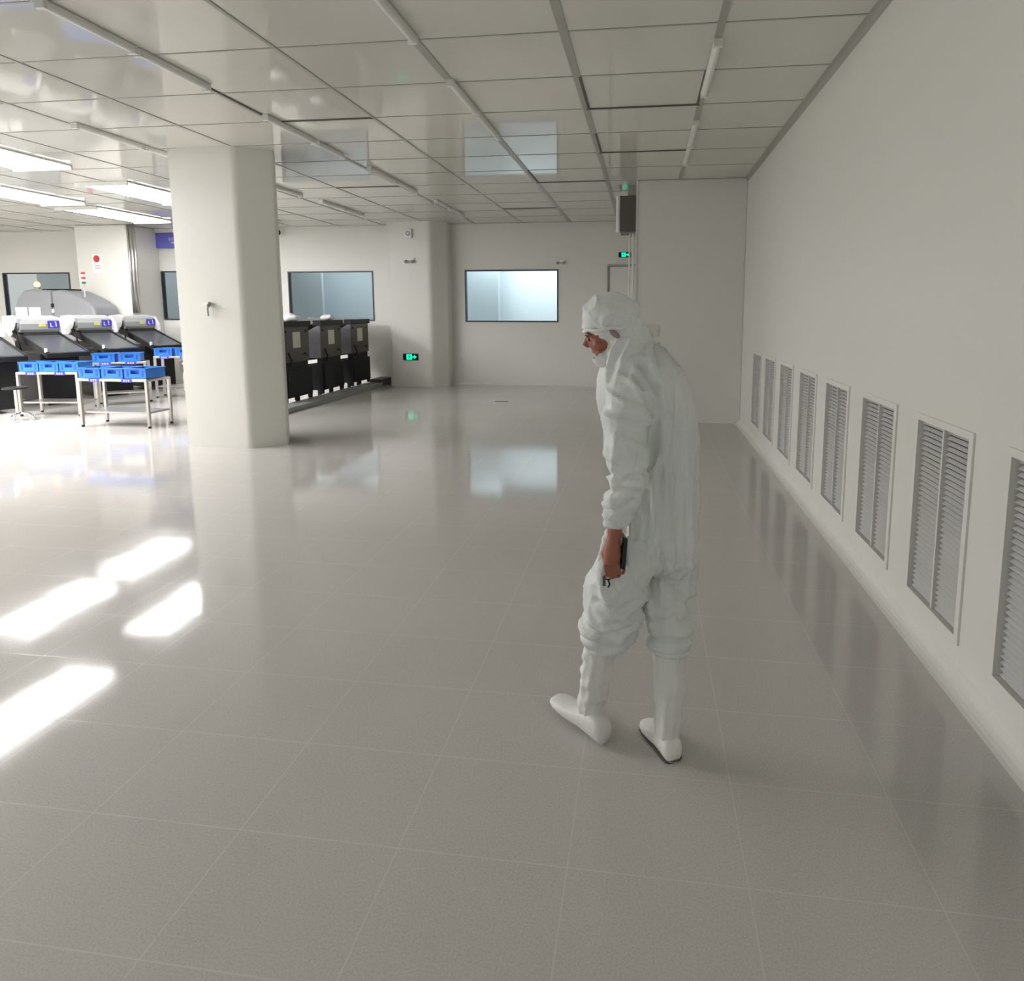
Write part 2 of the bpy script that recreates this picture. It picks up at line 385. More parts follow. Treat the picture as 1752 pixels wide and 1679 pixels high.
# ------------------------------------------------------------------ ceiling battens
def batten(x, y0, y1, lit=False, wid=0.055, label='', group=''):
    L = y1-y0
    e = empty('batten_light', (x, (y0+y1)/2, CZ), label, 'ceiling lamp', group)
    m = MB(); m.box(-wid/2, wid/2, -L/2+0.02, L/2-0.02, -0.022, -0.002); m.make('lamp_housing', M['lampbody'], e, bevel=0.003)
    ring = [(-wid/2+0.004, -0.022)]+[(-(wid/2-0.004)*math.cos(PI*k/8), -0.022-0.030*math.sin(PI*k/8)) for k in range(1, 8)]+[(wid/2-0.004, -0.022)]
    MB().prism(ring, -L/2+0.03, L/2-0.03, 'y').make('lamp_diffuser', (M['lampon'] if (y0 < 5.3 and x < -9) else M['lampon_far']) if lit else M['lampoff'], e)
    for s in (-1, 1):
        MB().box(-wid/2-0.002, wid/2+0.002, s*(L/2-0.016)-0.014, s*(L/2-0.016)+0.014, -0.060, -0.002).make('end_cap', M['lampbody'], e, bevel=0.003)
    return e
G1 = 'unlit battens above the aisle'
UN = [(-3.60, 3.48, 4.18, 'unlit white ceiling batten nearest the top left corner of the photo'),
      (-3.60, 4.20, 4.93, 'unlit white ceiling batten just before the near pillar, second in its row'),
      (-3.60, 5.70, 6.60, 'unlit ceiling batten right beside the top of the near pillar'),
      (-3.60, 6.64, 7.22, 'unlit ceiling batten following the one beside the near pillar'),
      (-3.56, 7.85, 8.70, 'unlit ceiling batten over the aisle halfway between the two pillars'),
      (-3.56, 8.72, 9.52, 'unlit ceiling batten halfway between the pillars, farther of the pair'),
      (-3.53, 10.33, 11.12, 'unlit ceiling batten right of the far pillar top, nearer half of the pair'),
      (-3.53, 11.14, 11.92, 'unlit ceiling batten ending at the dark back wall beside the far pillar'),
      (-1.585, 3.40, 4.27, 'unlit white ceiling batten at the top middle edge of the photo'),
      (-1.585, 5.05, 5.83, 'unlit pale batten in the strip leading to the back wall window'),
      (-1.585, 5.86, 6.68, 'unlit batten crossing the window reflection on the ceiling'),
      (0.465, 4.55, 5.60, 'unlit white ceiling batten nearest the right wall, nearer one'),
      (0.465, 6.38, 7.22, 'unlit ceiling batten near the right wall, middle one of the strip'),
      (0.465, 7.24, 8.12, 'unlit ceiling batten near the right wall, closest to the end block'),
      (-5.63, 5.70, 6.55, 'unlit batten left of the near pillar top, nearer one'),
      (-5.63, 6.57, 7.40, 'unlit batten running behind the near pillar top from the left'),
      (-5.50, 8.75, 9.58, 'dark unlit batten above the black cabinets, nearer one'),
      (-5.45, 10.10, 10.88, 'dark unlit batten above the far black cabinets'),
      (-5.45, 10.90, 11.68, 'dark unlit batten closest to the far pillar on the cabinet side')]
for x, a, b, lab in UN: batten(x, a, b, False, 0.06 if x > -5 else 0.07, lab, G1)
G2 = 'lit battens over the work area'
LIT = [((-7.75, 5.50, 7.35), 'nearest to the left edge of the photo'), ((-7.85, 8.30, 10.0), 'just left of the near pillar top'),
       ((-10.0, 8.00, 9.80), 'in the second row at the left edge'), ((-10.2, 10.2, 12.0), 'in the second row just left of the pillar'),
       ((-7.75, 2.90, 4.70), 'off the left edge beside the aisle'), ((-10.0, 5.20, 7.00), 'off the left edge in the second row'),
       ((-10.0, 2.80, 4.60), 'second row, level with the person'), ((-12.2, 5.20, 7.00), 'off the left edge in the third row'),
       ((-12.2, 2.80, 4.60), 'third row, level with the person'), ((-14.4, 3.80, 5.60), 'fourth row, by the left wall')]  # lamps out of view are added to brighten the right wall
for (x, a, b), nm in LIT:
    batten(x, a, b, True, 0.85, 'bright lit wide ceiling lamp '+nm, G2)  # extra width stands in for the bloom around the tubes

# ------------------------------------------------------------------ return air grilles
order = ['nearest the far corner', 'second from the far corner', 'third from the far corner', 'fourth from the far corner', 'fifth from the far corner',
         'sixth from the far corner', 'largest one seen whole', 'cut by the photo edge']
def make_grille():
    e = empty('air_grille', (XR, 0, VZ[0]))
    hw = 0.5450/2; hh = VZ[1]-VZ[0]; t = 0.022
    f = MB()
    f.box(-0.010, 0.05, -hw-0.012, -hw+t, -0.012, hh+0.012); f.box(-0.010, 0.05, hw-t, hw+0.012, -0.012, hh+0.012)
    f.box(-0.010, 0.05, -hw+t, hw-t, -0.012, t); f.box(-0.010, 0.05, -hw+t, hw-t, hh-t, hh+0.012)
    f.make('grille_frame', M['grillef'], e)
    s = MB(); n = 34; p = (hh-2*t)/n
    for i in range(n):
        z = t+p*(i+0.5)
        mt = Matrix.Translation((0.022, 0, z)) @ Matrix.Rotation(R(-38), 4, 'Y')
        s.box(-0.0105, 0.0105, -hw+t, hw-t, -0.0012, 0.0012, mt)
    s.make('louvre', M['grille'], e)
    MB().box(0.000, 0.03, -0.006, 0.006, t, hh-t).make('mullion', M['grillef'], e)
    MB().box(0.045, 0.10, -hw+t, hw-t, t, hh-t).make('filter_backing', M['gap'], e)
    return e
g0 = make_grille()
for k, (a, b) in enumerate(VENT):
    e = g0 if k == 0 else copy_tree(g0)
    e.location = (XR, (a+b)/2, VZ[0])
    tag(e, 'white framed louvred grille in the right wall, '+order[k], 'vent grille', 'return air grilles along the right wall')

# ------------------------------------------------------------------ things on walls
def exit_sign(loc, label, facing='y', s=1.0):
    e = empty('exit_sign', loc, label, 'exit sign')
    MB().box(-0.17*s, 0.17*s, -0.03, 0, -0.07*s, 0.07*s).make('sign_case', M['mblack'], e, bevel=0.006)
    g_ = MB(); g_.box(-0.085*s, 0.035*s, -0.034, -0.029, -0.058*s, 0.058*s); g_.make('running_man_panel', M['green'], e)
    # arrow
    a = MB(); a.box(0.045*s, 0.085*s, -0.034, -0.029, -0.016*s, 0.016*s)
    a.prism([(0.085*s, -0.045*s), (0.14*s, 0), (0.085*s, 0.045*s)], -0.034, -0.029, 'y'); a.make('arrow', M['green'], e)
    # walking figure in dark on the lit panel
    m = MB(); m.box(-0.035*s, -0.012*s, -0.036, -0.033, -0.012*s, 0.026*s); m.ell((-0.022*s, -0.035, 0.040*s), (0.009*s, 0.002, 0.009*s), n=10, m=6)
    m.tube([(-0.024*s, -0.035, -0.010*s), (-0.045*s, -0.035, -0.045*s)], 0.005*s, 6); m.tube([(-0.022*s, -0.035, -0.010*s), (-0.004*s, -0.035, -0.028*s), (-0.006*s, -0.035, -0.048*s)], 0.005*s, 6)
    m.tube([(-0.034*s, -0.035, 0.020*s), (-0.055*s, -0.035, 0.004*s)], 0.004*s, 6); m.tube([(-0.014*s, -0.035, 0.020*s), (0.010*s, -0.035, 0.008*s)], 0.004*s, 6)
    m.make('running_man', M['greenp'], e)
    return e
exit_sign((-4.98, 12.74, 0.645), 'lit green exit sign with arrow low on the far pillar')
exit_sign((-0.45, YB, 2.80), 'lit green exit sign high on the back wall above the door', s=0.75)
# speaker and twin lamp on the far pillar
e = empty('wall_speaker', (-4.95, 12.745, 3.235), 'small square white speaker box high on the far pillar', 'speaker')
MB().box(-0.075, 0.075, -0.06, 0, -0.095, 0.095).make('speaker_case', M['white'], e, bevel=0.006)
MB().tube([(0, -0.060, 0), (0, -0.066, 0)], 0.05, 20).make('speaker_ring', M['mgrey'], e)
MB().tube([(0, -0.064, 0), (0, -0.070, 0)], 0.026, 16).make('speaker_cone', M['white'], e)
def twin_lamp(loc, label, s=1.0):
    e = empty('emergency_light', loc, label, 'emergency light')
    MB().box(-0.10*s, 0.10*s, -0.04*s, 0, -0.03*s, 0.03*s).make('lamp_case', M['white'], e, bevel=0.005)
    for k in (-1, 1):
        MB().tube([(k*0.07*s, -0.03*s, -0.03*s), (k*0.075*s, -0.07*s, -0.065*s)], 0.026*s, 12, [0.02*s, 0.032*s]).make('spot_head', M['mgrey'], e, smooth=False)
    return e
twin_lamp((-4.94, 12.745, 2.71), 'white twin head emergency light on the far pillar below the speaker')
twin_lamp((-1.80, YB, 2.69), 'small twin head emergency light on the back wall above the window corner', 0.9)
# hook on near pillar: hand sized dispenser
e = empty('hand_scanner', (-5.09, 6.725, 1.66), 'small grey scanner hanging on a bracket on the near pillar', 'scanner')
MB().box(-0.055, 0.055, -0.022, 0.02, 0.035, 0.075).make('bracket', M['white'], e, bevel=0.004)
MB().tube([(0.035, -0.02, 0.065), (0.050, -0.050, 0.055), (0.040, -0.060, 0.030)], 0.02, 10).make('scanner_head', M['mgrey'], e, smooth=True)
MB().tube([(0.038, -0.045, 0.045), (0.012, -0.035, 0.0), (0.016, -0.03, -0.085)], 0.013, 10, [0.018, 0.014, 0.012]).make('scanner_handle', M['mlight'], e, smooth=True)
# security camera by near pillar at back wall
e = empty('security_camera', (-8.17, YB, CZ), 'small black dome camera hanging under the ceiling near the pillar', 'camera')
MB().cyl(0, -0.12, -0.08, 0, 0.03, 12).make('camera_stem', M['white'], e)
MB().ell((0.01, -0.12, -0.13), (0.055, 0.055, 0.07), n=14, m=8).make('camera_body', M['mblack'], e, smooth=True)
# cabinet air unit on end block
e = empty('air_curtain_unit', (-0.16, 9.55, 2.80), 'dark box unit with a bright edge hung high beside the end block', 'wall unit')
MB().box(-0.235, 0, -0.14, 0.35, 0, 0.52).make('unit_case', M['boxdark'], e, bevel=0.005)
MB().tube([(-0.262, -0.12, 0.0), (-0.262, -0.12, 0.52)], 0.030, 14).make('edge_strip', M['white'], e)
MB().box(-0.10, 0, -0.12, 0.3, -0.03, 0).make('unit_base', M['mgrey'], e)
MB().box(-0.12, 0, -0.05, 0.25, 0.52, CZ-2.80).make('duct', M['bar'], e)
for i, (dx, lab) in enumerate([(0.09, 'thin white conduit below the dark box unit, left one'), (0.035, 'thin white conduit below the dark box unit, next to the block edge')]):
    tag(MB().tube([(-0.16-dx, 9.50, 0.0), (-0.16-dx, 9.50, 2.77)], 0.012 if i == 0 else 0.018, 8).make('conduit', M['trim']), lab, 'conduit')
e = empty('intercom', (-0.16, 9.40, 1.60), 'small dark intercom on the side of the end block behind the person', 'intercom')
MB().box(-0.05, 0.0, -0.05, 0.05, -0.09, 0.09).make('intercom_case', M['mblack'], e, bevel=0.006)
MB().box(-0.054, -0.05, -0.03, 0.03, 0.0, 0.06).make('intercom_screen', M['belt'], e)
# plate on block
e = empty('access_plate', (0.09, 9.22, 1.345), 'cream square access plate on the end block behind the person', 'plate')
MB().box(-0.115, 0.115, -0.012, 0, -0.09, 0.09).make('plate_face', M['plate'], e, bevel=0.003)
for sx in (-1, 1): MB().tube([(sx*0.09, -0.015, 0.0), (sx*0.09, -0.010, 0.0)], 0.008, 8).make('screw', M['mgrey'], e)
# floor cover plate
tag(MB().box(-0.12, 0.12, -0.03, 0.03, 0, 0.004).make('floor_plate', M['gap'], loc=(-2.55, 10.85, 0)), 'thin dark floor cover plate before the back wall', 'floor plate')
# blue hanging sign, left
e = empty('hanging_sign', (-10.72, YB-0.05, CZ), 'blue hanging sign with white lines beside the near pillar', 'sign')
MB().box(-0.55, 0.45, -0.03, 0.01, -0.085, 0).make('sign_header', M['white'], e)
MB().box(-0.50, 0.42, -0.02, 0.0, -0.43, -0.10).make('sign_board', M['signblue'], e)
mk = MB()
for i, (x0, w_) in enumerate([(-0.17, 0.045), (-0.11, 0.06), (-0.035, 0.05), (0.03, 0.05)]):
    mk.box(x0, x0+w_, -0.026, -0.020, -0.215, -0.205); mk.box(x0, x0+w_, -0.026, -0.020, -0.255, -0.245)
    mk.box(x0+w_/2-0.006, x0+w_/2+0.006, -0.026, -0.020, -0.275, -0.195)
mk.box(-0.11, 0.05, -0.026, -0.020, -0.325, -0.300)
mk.make('sign_lettering', M['white'], e)
# no-entry style notice on the left block
e = empty('notice_board', (-11.98, 12.42, 2.66), 'white notice with a red disc on the left wall block', 'notice')
MB().box(-0.13, 0.13, -0.008, 0, -0.20, 0.20).make('notice_sheet', M['white'], e)
MB().tube([(-0.01, -0.013, 0.10), (-0.01, -0.008, 0.10)], 0.075, 20).make('red_disc', M['red'], e)
mk = MB(); mk.box(-0.07, 0.07, -0.012, -0.008, -0.06, -0.045); mk.box(-0.07, 0.08, -0.012, -0.008, -0.11, -0.095); mk.make('printed_lines', M['mgrey'], e)
e = empty('wall_socket', (-11.86, 12.42, 1.77), 'small grey socket on the left wall block beside the dome machine', 'socket')
MB().box(-0.045, 0.045, -0.02, 0, -0.05, 0.05).make('socket_plate', M['mgrey'], e, bevel=0.005)
MB().box(-0.02, 0.02, -0.024, -0.019, -0.025, 0.025).make('socket_face', M['white'], e)
for i, (dx, r_) in enumerate([(0, 0.022), (0.075, 0.032), (0.15, 0.018)]):
    lab = ['thin', 'thick', 'thinnest right'][i]
    tag(MB().tube([(-11.17+dx, 12.40, 1.575), (-11.17+dx, 12.40, CZ-0.001)], r_, 10).make('service_pipe', M['steel'], smooth=True), lab+' steel service pipe dropping from the ceiling beside the left block', 'pipe', 'service pipes at the left block')

# ------------------------------------------------------------------ left work area
def lettered_label(parent, x, y, z, w_=0.16, h_=0.05):
    l = MB().box(x-w_/2, x+w_/2, y-0.004, y, z-h_/2, z+h_/2).make('label_sticker', M['label'], parent)
    mk = MB()
    for i in range(3):
        cx = x+(i-1)*w_*0.22; u = h_*0.5
        mk.box(cx-u*0.4, cx+u*0.4, y-0.006, y-0.004, z+u*0.35, z+u*0.55); mk.box(cx-u*0.4, cx-u*0.2, y-0.006, y-0.004, z, z+u*0.4)
        mk.box(cx-u*0.4, cx+u*0.4, y-0.006, y-0.004, z-u*0.1, z+u*0.1); mk.box(cx+u*0.2, cx+u*0.4, y-0.006, y-0.004, z-u*0.45, z)
        mk.box(cx-u*0.4, cx+u*0.4, y-0.006, y-0.004, z-u*0.55, z-u*0.35)
    mk.make('label_marks', M['white'], l)
def table(loc, rz, L, D, Ht, label):
    e = empty('work_table', loc, label, 'table', 'steel tables with blue trays', rz)
    MB().box(0, L, 0, D, Ht-0.035, Ht).make('table_top', M['steel'], e, bevel=0.004)
    MB().box(0.03, L-0.03, 0.03, D-0.03, 0.20, 0.225).make('lower_shelf', M['steel'], e)
    for x in (0.018, L-0.018):
        for y in (0.018, D-0.018):
            lg = MB().box(x-0.018, x+0.018, y-0.018, y+0.018, 0.03, Ht-0.035).make('leg', M['steel'], e)
            MB().cyl(x, y, 0, 0.03, 0.02, 10).make('foot', M['mblack'], lg)
    lettered_label(e, L*0.25, 0, Ht-0.02); lettered_label(e, L*0.72, 0, Ht-0.02)
    return e
def make_tray():
    e = empty('blue_tray', (0, 0, 0))
    L, D, h, t = 0.33, 0.36, 0.145, 0.012
    m = MB(); m.box(0, L, 0, D, 0, t); m.box(0, t, 0, D, t, h); m.box(L-t, L, 0, D, t, h); m.box(t, L-t, D-t, D, t, h)
    m.box(t, L*0.3, 0, t, t, h); m.box(L*0.7, L-t, 0, t, t, h); m.box(L*0.3, L*0.7, 0, t, t, h*0.45); m.box(L*0.3, L*0.7, 0, t, h*0.8, h)
    m.make('tray_shell', M['blue'], e)
    r_ = MB(); r_.box(-0.01, L+0.01, -0.012, 0, h-0.014, h); r_.box(-0.01, 0, 0, D, h-0.014, h); r_.box(L, L+0.01, 0, D, h-0.014, h); r_.box(-0.01, L+0.01, D, D+0.01, h-0.014, h)
    r_.make('rim', M['blue'], e)
    for x in (0.05, L-0.05): MB().box(x-0.014, x+0.014, -0.003, 0, 0.03, h-0.03).make('slot', M['bluein'], e)
    MB().box(L*0.3, L*0.7, 0.05, 0.06, t, h*0.8).make('divider', M['bluein'], e)
    return e
TB = [((-7.90, 7.68, 0), 0, 1.08, 0.44, 0.69, 'steel table with blue trays nearest the pillar, front one'),
      ((-9.62, 8.33, 0), 0.13, 0.95, 0.42, 0.69, 'steel table with blue trays behind the stool'),
      ((-9.32, 9.36, 0), 0.55, 0.78, 0.34, 0.75, 'steel table with blue trays in front of the middle belt machine'),
      ((-9.10, 10.45, 0), 0.30, 0.75, 0.34, 0.78, 'steel table with blue trays at the back beside the pillar')]
for a in TB: table(*a)
tray0 = make_tray(); used = [False]
def place_tray(tb, u, v, label, sc=1.0):
    loc, rz, L, D, Ht, _ = tb
    e = tray0 if not used[0] else copy_tree(tray0); used[0] = True
    c, s = math.cos(rz), math.sin(rz)
    e.location = (loc[0]+u*c-v*s, loc[1]+u*s+v*c, Ht+0.006); e.rotation_euler = (0, 0, rz); e.scale = (sc, sc*0.98, 1)
    tag(e, label, 'tray', 'blue trays on the steel tables')
pos = ['left', 'middle', 'right']
for k in range(3): place_tray(TB[0], 0.02+0.355*k, 0.02, 'blue plastic tray on the front table, %s of the row' % pos[k])
for k in range(2): place_tray(TB[1], 0.05+0.31*k, 0.02, 'blue plastic tray behind the stool, %s one' % ['left', 'second'][k], 0.88)
place_tray(TB[1], 0.05+0.62, 0.02, 'blue plastic tray at the right end of the stool table', 0.86)
for k in range(2): place_tray(TB[2], 0.02+0.37*k, 0.0, 'blue plastic tray on the table before the middle machine, %s one' % ['left', 'right'][k], 0.95)
for k in range(2): place_tray(TB[3], 0.02+0.36*k, 0.0, 'blue plastic tray on the back table beside the pillar, %s one' % ['left', 'right'][k], 0.93)

# stool
e = empty('stool', (-9.28, 8.01, 0), 'round stool with dark seat and chrome star base', 'stool')
MB().cyl(0, 0, 0.475, 0.505, 0.155, 28).make('seat', M['mblack'], e, bevel=0.01)
MB().cyl(0, 0, 0.09, 0.475, 0.022, 14).make('column', M['chrome'], e)
for k in range(5):
    a = 2*PI*k/5+0.3; c, s = math.cos(a), math.sin(a)
    arm = MB().tube([(0.01*c, 0.01*s, 0.11), (0.10*c, 0.10*s, 0.105), (0.20*c, 0.20*s, 0.065)], 0.014, 8).make('base_arm', M['chrome'], e, smooth=True)
    MB().tube([(0.20*c-0.012*s, 0.20*s+0.012*c, 0.026), (0.20*c+0.012*s, 0.20*s-0.012*c, 0.026)], 0.025, 12).make('castor', M['chrome'], arm)

# belt machines; local x = belt direction, y = across; origin on the floor below the lip's near corner
def make_belt_machine():
    e = empty('belt_machine', (0, 0, 0))
    wd_ = 0.62
    # sloping belt bed from hood (x=-1.0,z=1.22) to lip (x=0,z=0.90)
    def P(x): return 1.20-(x+1.0)*0.27
    MB().add([(-1.15, 0.04, P(-1.15)), (-0.02, 0.04, P(-0.02)), (-0.02, wd_-0.04, P(-0.02)), (-1.15, wd_-0.04, P(-1.15)),
              (-1.15, 0.04, P(-1.15)-0.04), (-0.02, 0.04, P(-0.02)-0.04), (-0.02, wd_-0.04, P(-0.02)-0.04), (-1.15, wd_-0.04, P(-1.15)-0.04)],
             [(0, 1, 2, 3), (7, 6, 5, 4), (0, 4, 5, 1), (1, 5, 6, 2), (2, 6, 7, 3), (3, 7, 4, 0)]).make('belt_bed', M['belt'], e)
    for y0, y1, nm in ((0, 0.04, 'side_rail'), (wd_-0.04, wd_, 'side_rail')):
        m = MB(); m.prism([(-1.6, P(-1.6)+0.03), (-1.6, P(-1.6)-0.12), (0.0, P(0)-0.075), (0.0, P(0)+0.012)], y0, y1, 'y'); m.make(nm, M['mblack'], e, bevel=0.006)
    l = MB().box(-0.05, 0.035, 0.0, wd_, P(0)-0.085, P(0)-0.005).make('front_lip', M['mblack'], e, bevel=0.012)
    MB().box(-0.045, 0.02, 0.05, wd_-0.05, P(0)-0.004, P(0)+0.012).make('lip_strip', M['chrome'], l)
    MB().box(-0.05, -0.01, -0.005, 0.03, P(0)+0.0, P(0)+0.075).make('lip_guide', M['white'], l, bevel=0.008)
    # hood
    h = MB(); prof = [(-1.02, 1.245), (-0.99, 1.30), (-0.985, 1.40), (-1.02, 1.47), (-1.10, 1.515), (-1.30, 1.53), (-1.45, 1.52), (-1.52, 1.40), (-1.52, 1.20)]
    h.prism(prof, 0.02, wd_-0.02, 'y'); hd = h.make('hood', M['mgrey'], e, bevel=0.01)
    t = MB(); t.prism([(-1.06, 1.50), (-1.30, 1.54), (-1.48, 1.53), (-1.48, 1.50), (-1.30, 1.50), (-1.06, 1.47)], 0.0, wd_, 'y'); t.make('hood_top_cover', M['mlight'], hd)
    s = MB(); s.prism([(-0.99, 1.50), (-1.02, 1.33), (-1.30, 1.16), (-1.58, 1.28), (-1.58, 1.53), (-1.2, 1.55)], -0.03, 0.02, 'y'); s.make('hood_side_cover', M['mlight'], hd, bevel=0.01)
    s = MB(); s.prism([(-0.86, 1.20), (-0.90, 1.34), (-1.04, 1.50), (-1.12, 1.50), (-0.98, 1.34), (-0.94, 1.20)], wd_-0.02, wd_+0.03, 'y'); s.make('hood_arm', M['mlight'], hd, bevel=0.008)
    MB().box(-1.02, -0.98, 0.06, wd_-0.06, 1.16, 1.255).make('hood_opening', M['dark'], e)
    n = MB().box(-0.988, -0.978, wd_-0.20, wd_-0.03, 1.32, 1.45).make('number_plate', M['label'], hd)
    mk = MB(); mk.box(-0.977, -0.973, wd_-0.165, wd_-0.155, 1.34, 1.41); mk.box(-0.977, -0.973, wd_-0.165, wd_-0.125, 1.34, 1.35)
    mk.box(-0.977, -0.973, wd_-0.085, wd_-0.075, 1.345, 1.43); mk.box(-0.977, -0.973, wd_-0.10, wd_-0.08, 1.42, 1.43); mk.make('number_marks', M['white'], n)
    MB().box(-0.988, -0.979, wd_-0.33, wd_-0.23, 1.345, 1.40).make('warning_label', M['yellow'], hd)
    # cable bundle on the near side
    for k in range(4):
        y = -0.02-0.012*k
        pts = [(-1.0+0.02*k, y, 1.42-0.05*k), (-0.99, y-0.03, 1.28), (-0.93+0.03*k, y-0.02, 1.12), (-0.85+0.02*k, y-0.03, 0.98), (-0.80, y-0.01, 0.86)]
        MB().tube(pts, 0.012+0.003*(k % 2), 7).make('cable', M['mblack'], e, smooth=True)
    c = MB().box(-1.55, -0.32, 0.03, wd_-0.03, 0.06, P(-0.32)-0.12).make('cabinet', M['mblack'], e, bevel=0.008)
    MB().box(-0.325, -0.314, 0.08, wd_-0.08, 0.12, 0.80).make('cabinet_door', M['mblack'], c, bevel=0.003)
    for y in (0.08, wd_-0.08):
        for x in (-1.48, -0.40): MB().cyl(x, y, 0, 0.06, 0.025, 10).make('levelling_foot', M['steel'], c)
    return e
m0 = make_belt_machine()
LB = ['dark belt machine at the left edge of the photo, cut off', 'dark belt machine with grey hood and yellow label behind the stool', 'middle of the dark belt machines with grey hood', 'dark belt machine with grey hood nearest the pillar']
MP = [(-9.97, 8.07), (-9.93, 9.14), (-9.89, 10.22), (-9.86, 11.30)]
for k, (x, y) in enumerate(MP):
    e = m0 if k == 0 else copy_tree(m0)
    e.location = (x, y, 0); e.rotation_euler = (0, 0, R(-23)); e.scale = (1, 1, 1)
    tag(e, LB[k], 'belt machine', 'belt sorting machines in the work area')

# dome machine against the back wall
e = empty('dome_machine', (-12.52, 11.75, 0), 'large rounded grey dome machine before the left window', 'machine')
pl = [(0, 0.95), (0, 2.07), (-0.45, 2.10), (-0.68, 2.07), (-0.85, 1.90), (-0.98, 1.60), (-1.08, 1.30), (-1.10, 0.95)]
pl = [(a*0.963, 1.65+(b-1.65)*0.963) for a, b in pl]
MB().prism(pl, 0, 0.62, 'y').make('dome_left', M['dome'], e, bevel=0.05, segs=4, smooth=False)
pr = [(0.012, 0.95), (1.06, 0.95), (1.06, 1.55), (1.00, 1.72), (0.80, 1.86), (0.42, 2.04), (0.25, 2.08), (0.012, 2.07)]
pr = [(a*0.963, 1.65+(b-1.65)*0.963) for a, b in pr]
MB().prism(pr, 0.0, 0.62, 'y').make('dome_right', M['dome'], e, bevel=0.05, segs=4)
MB().box(-1.02, 0.98, 0.03, 0.60, 0, 0.985).make('machine_base', M['mblack'], e, bevel=0.01)
MB().box(-0.35, 0.25, 0.15, 0.5, 2.05, 2.09).make('top_slot', M['mblack'], e)
MB().box(0.02, 0.06, -0.03, 0.0, 1.70, 1.78).make('latch', M['mblack'], e)
MB().ell((0.04, -0.012, 1.62), (0.035, 0.012, 0.045), n=12, m=8).make('latch_button', M['white'], e)
for i, (x0, x1) in enumerate([(-13.39, -13.10), (-13.06, -12.78)]):
    tag(MB().box(x0, x1, 11.738, 11.744, 1.47, 1.70).make('paper_sheet', M['paper']), 'white paper sheet on the dome machine, %s one' % ['left', 'right'][i], 'paper', 'papers on the dome machine')
e = empty('beacon_lamp', (-13.03, 11.95, 2.086), 'glowing amber beacon lamp on top of the dome machine', 'beacon')
MB().cyl(0, 0, 0, 0.05, 0.05, 14).make('beacon_base', M['mgrey'], e)
MB().ell((0, 0, 0.10), (0.055, 0.055, 0.06), n=14, m=8).make('beacon_globe', M['amber'], e, smooth=True)
MB().cyl(0, 0, 0.155, 0.22, 0.012, 8).make('beacon_tip', M['yellow'], e)
e = empty('signal_tower', (-11.85, 11.90, 1.915), 'thin signal tower with red and green lights on the dome machine', 'signal lamp')
MB().cyl(0, 0, 0, 0.30, 0.014, 10).make('tower_pole', M['mlight'], e)
for k, (m_, nm) in enumerate([(M['greenp'], 'green_light'), (M['white'], 'collar'), (M['red'], 'red_light'), (M['white'], 'collar'), (M['red'], 'top_light')]):
    MB().cyl(0, 0, 0.28+0.05*k, 0.325+0.05*k, 0.035, 14).make(nm, m_, e)
# small box unit partly behind the pillar
e = empty('inspection_stand', (-6.86, 8.35, 0), 'dark slanted console on a beige stand half hidden behind the pillar', 'console')
MB().prism([(0, 0.72), (0.42, 0.80), (0.42, 1.04), (0, 0.90)], 0, 0.35, 'y').make('console_head', M['boxdark'], e, bevel=0.01)
MB().box(0.06, 0.12, -0.006, 0, 0.84, 0.87).make('console_mark', M['white'], e)
MB().box(0.03, 0.40, 0.03, 0.32, 0.45, 0.72).make('stand_body', M['brown'], e, bevel=0.005)
for x in (0.06, 0.37):
    for y in (0.06, 0.29): MB().cyl(x, y, 0, 0.45, 0.018, 10).make('leg', M['steel'], e)

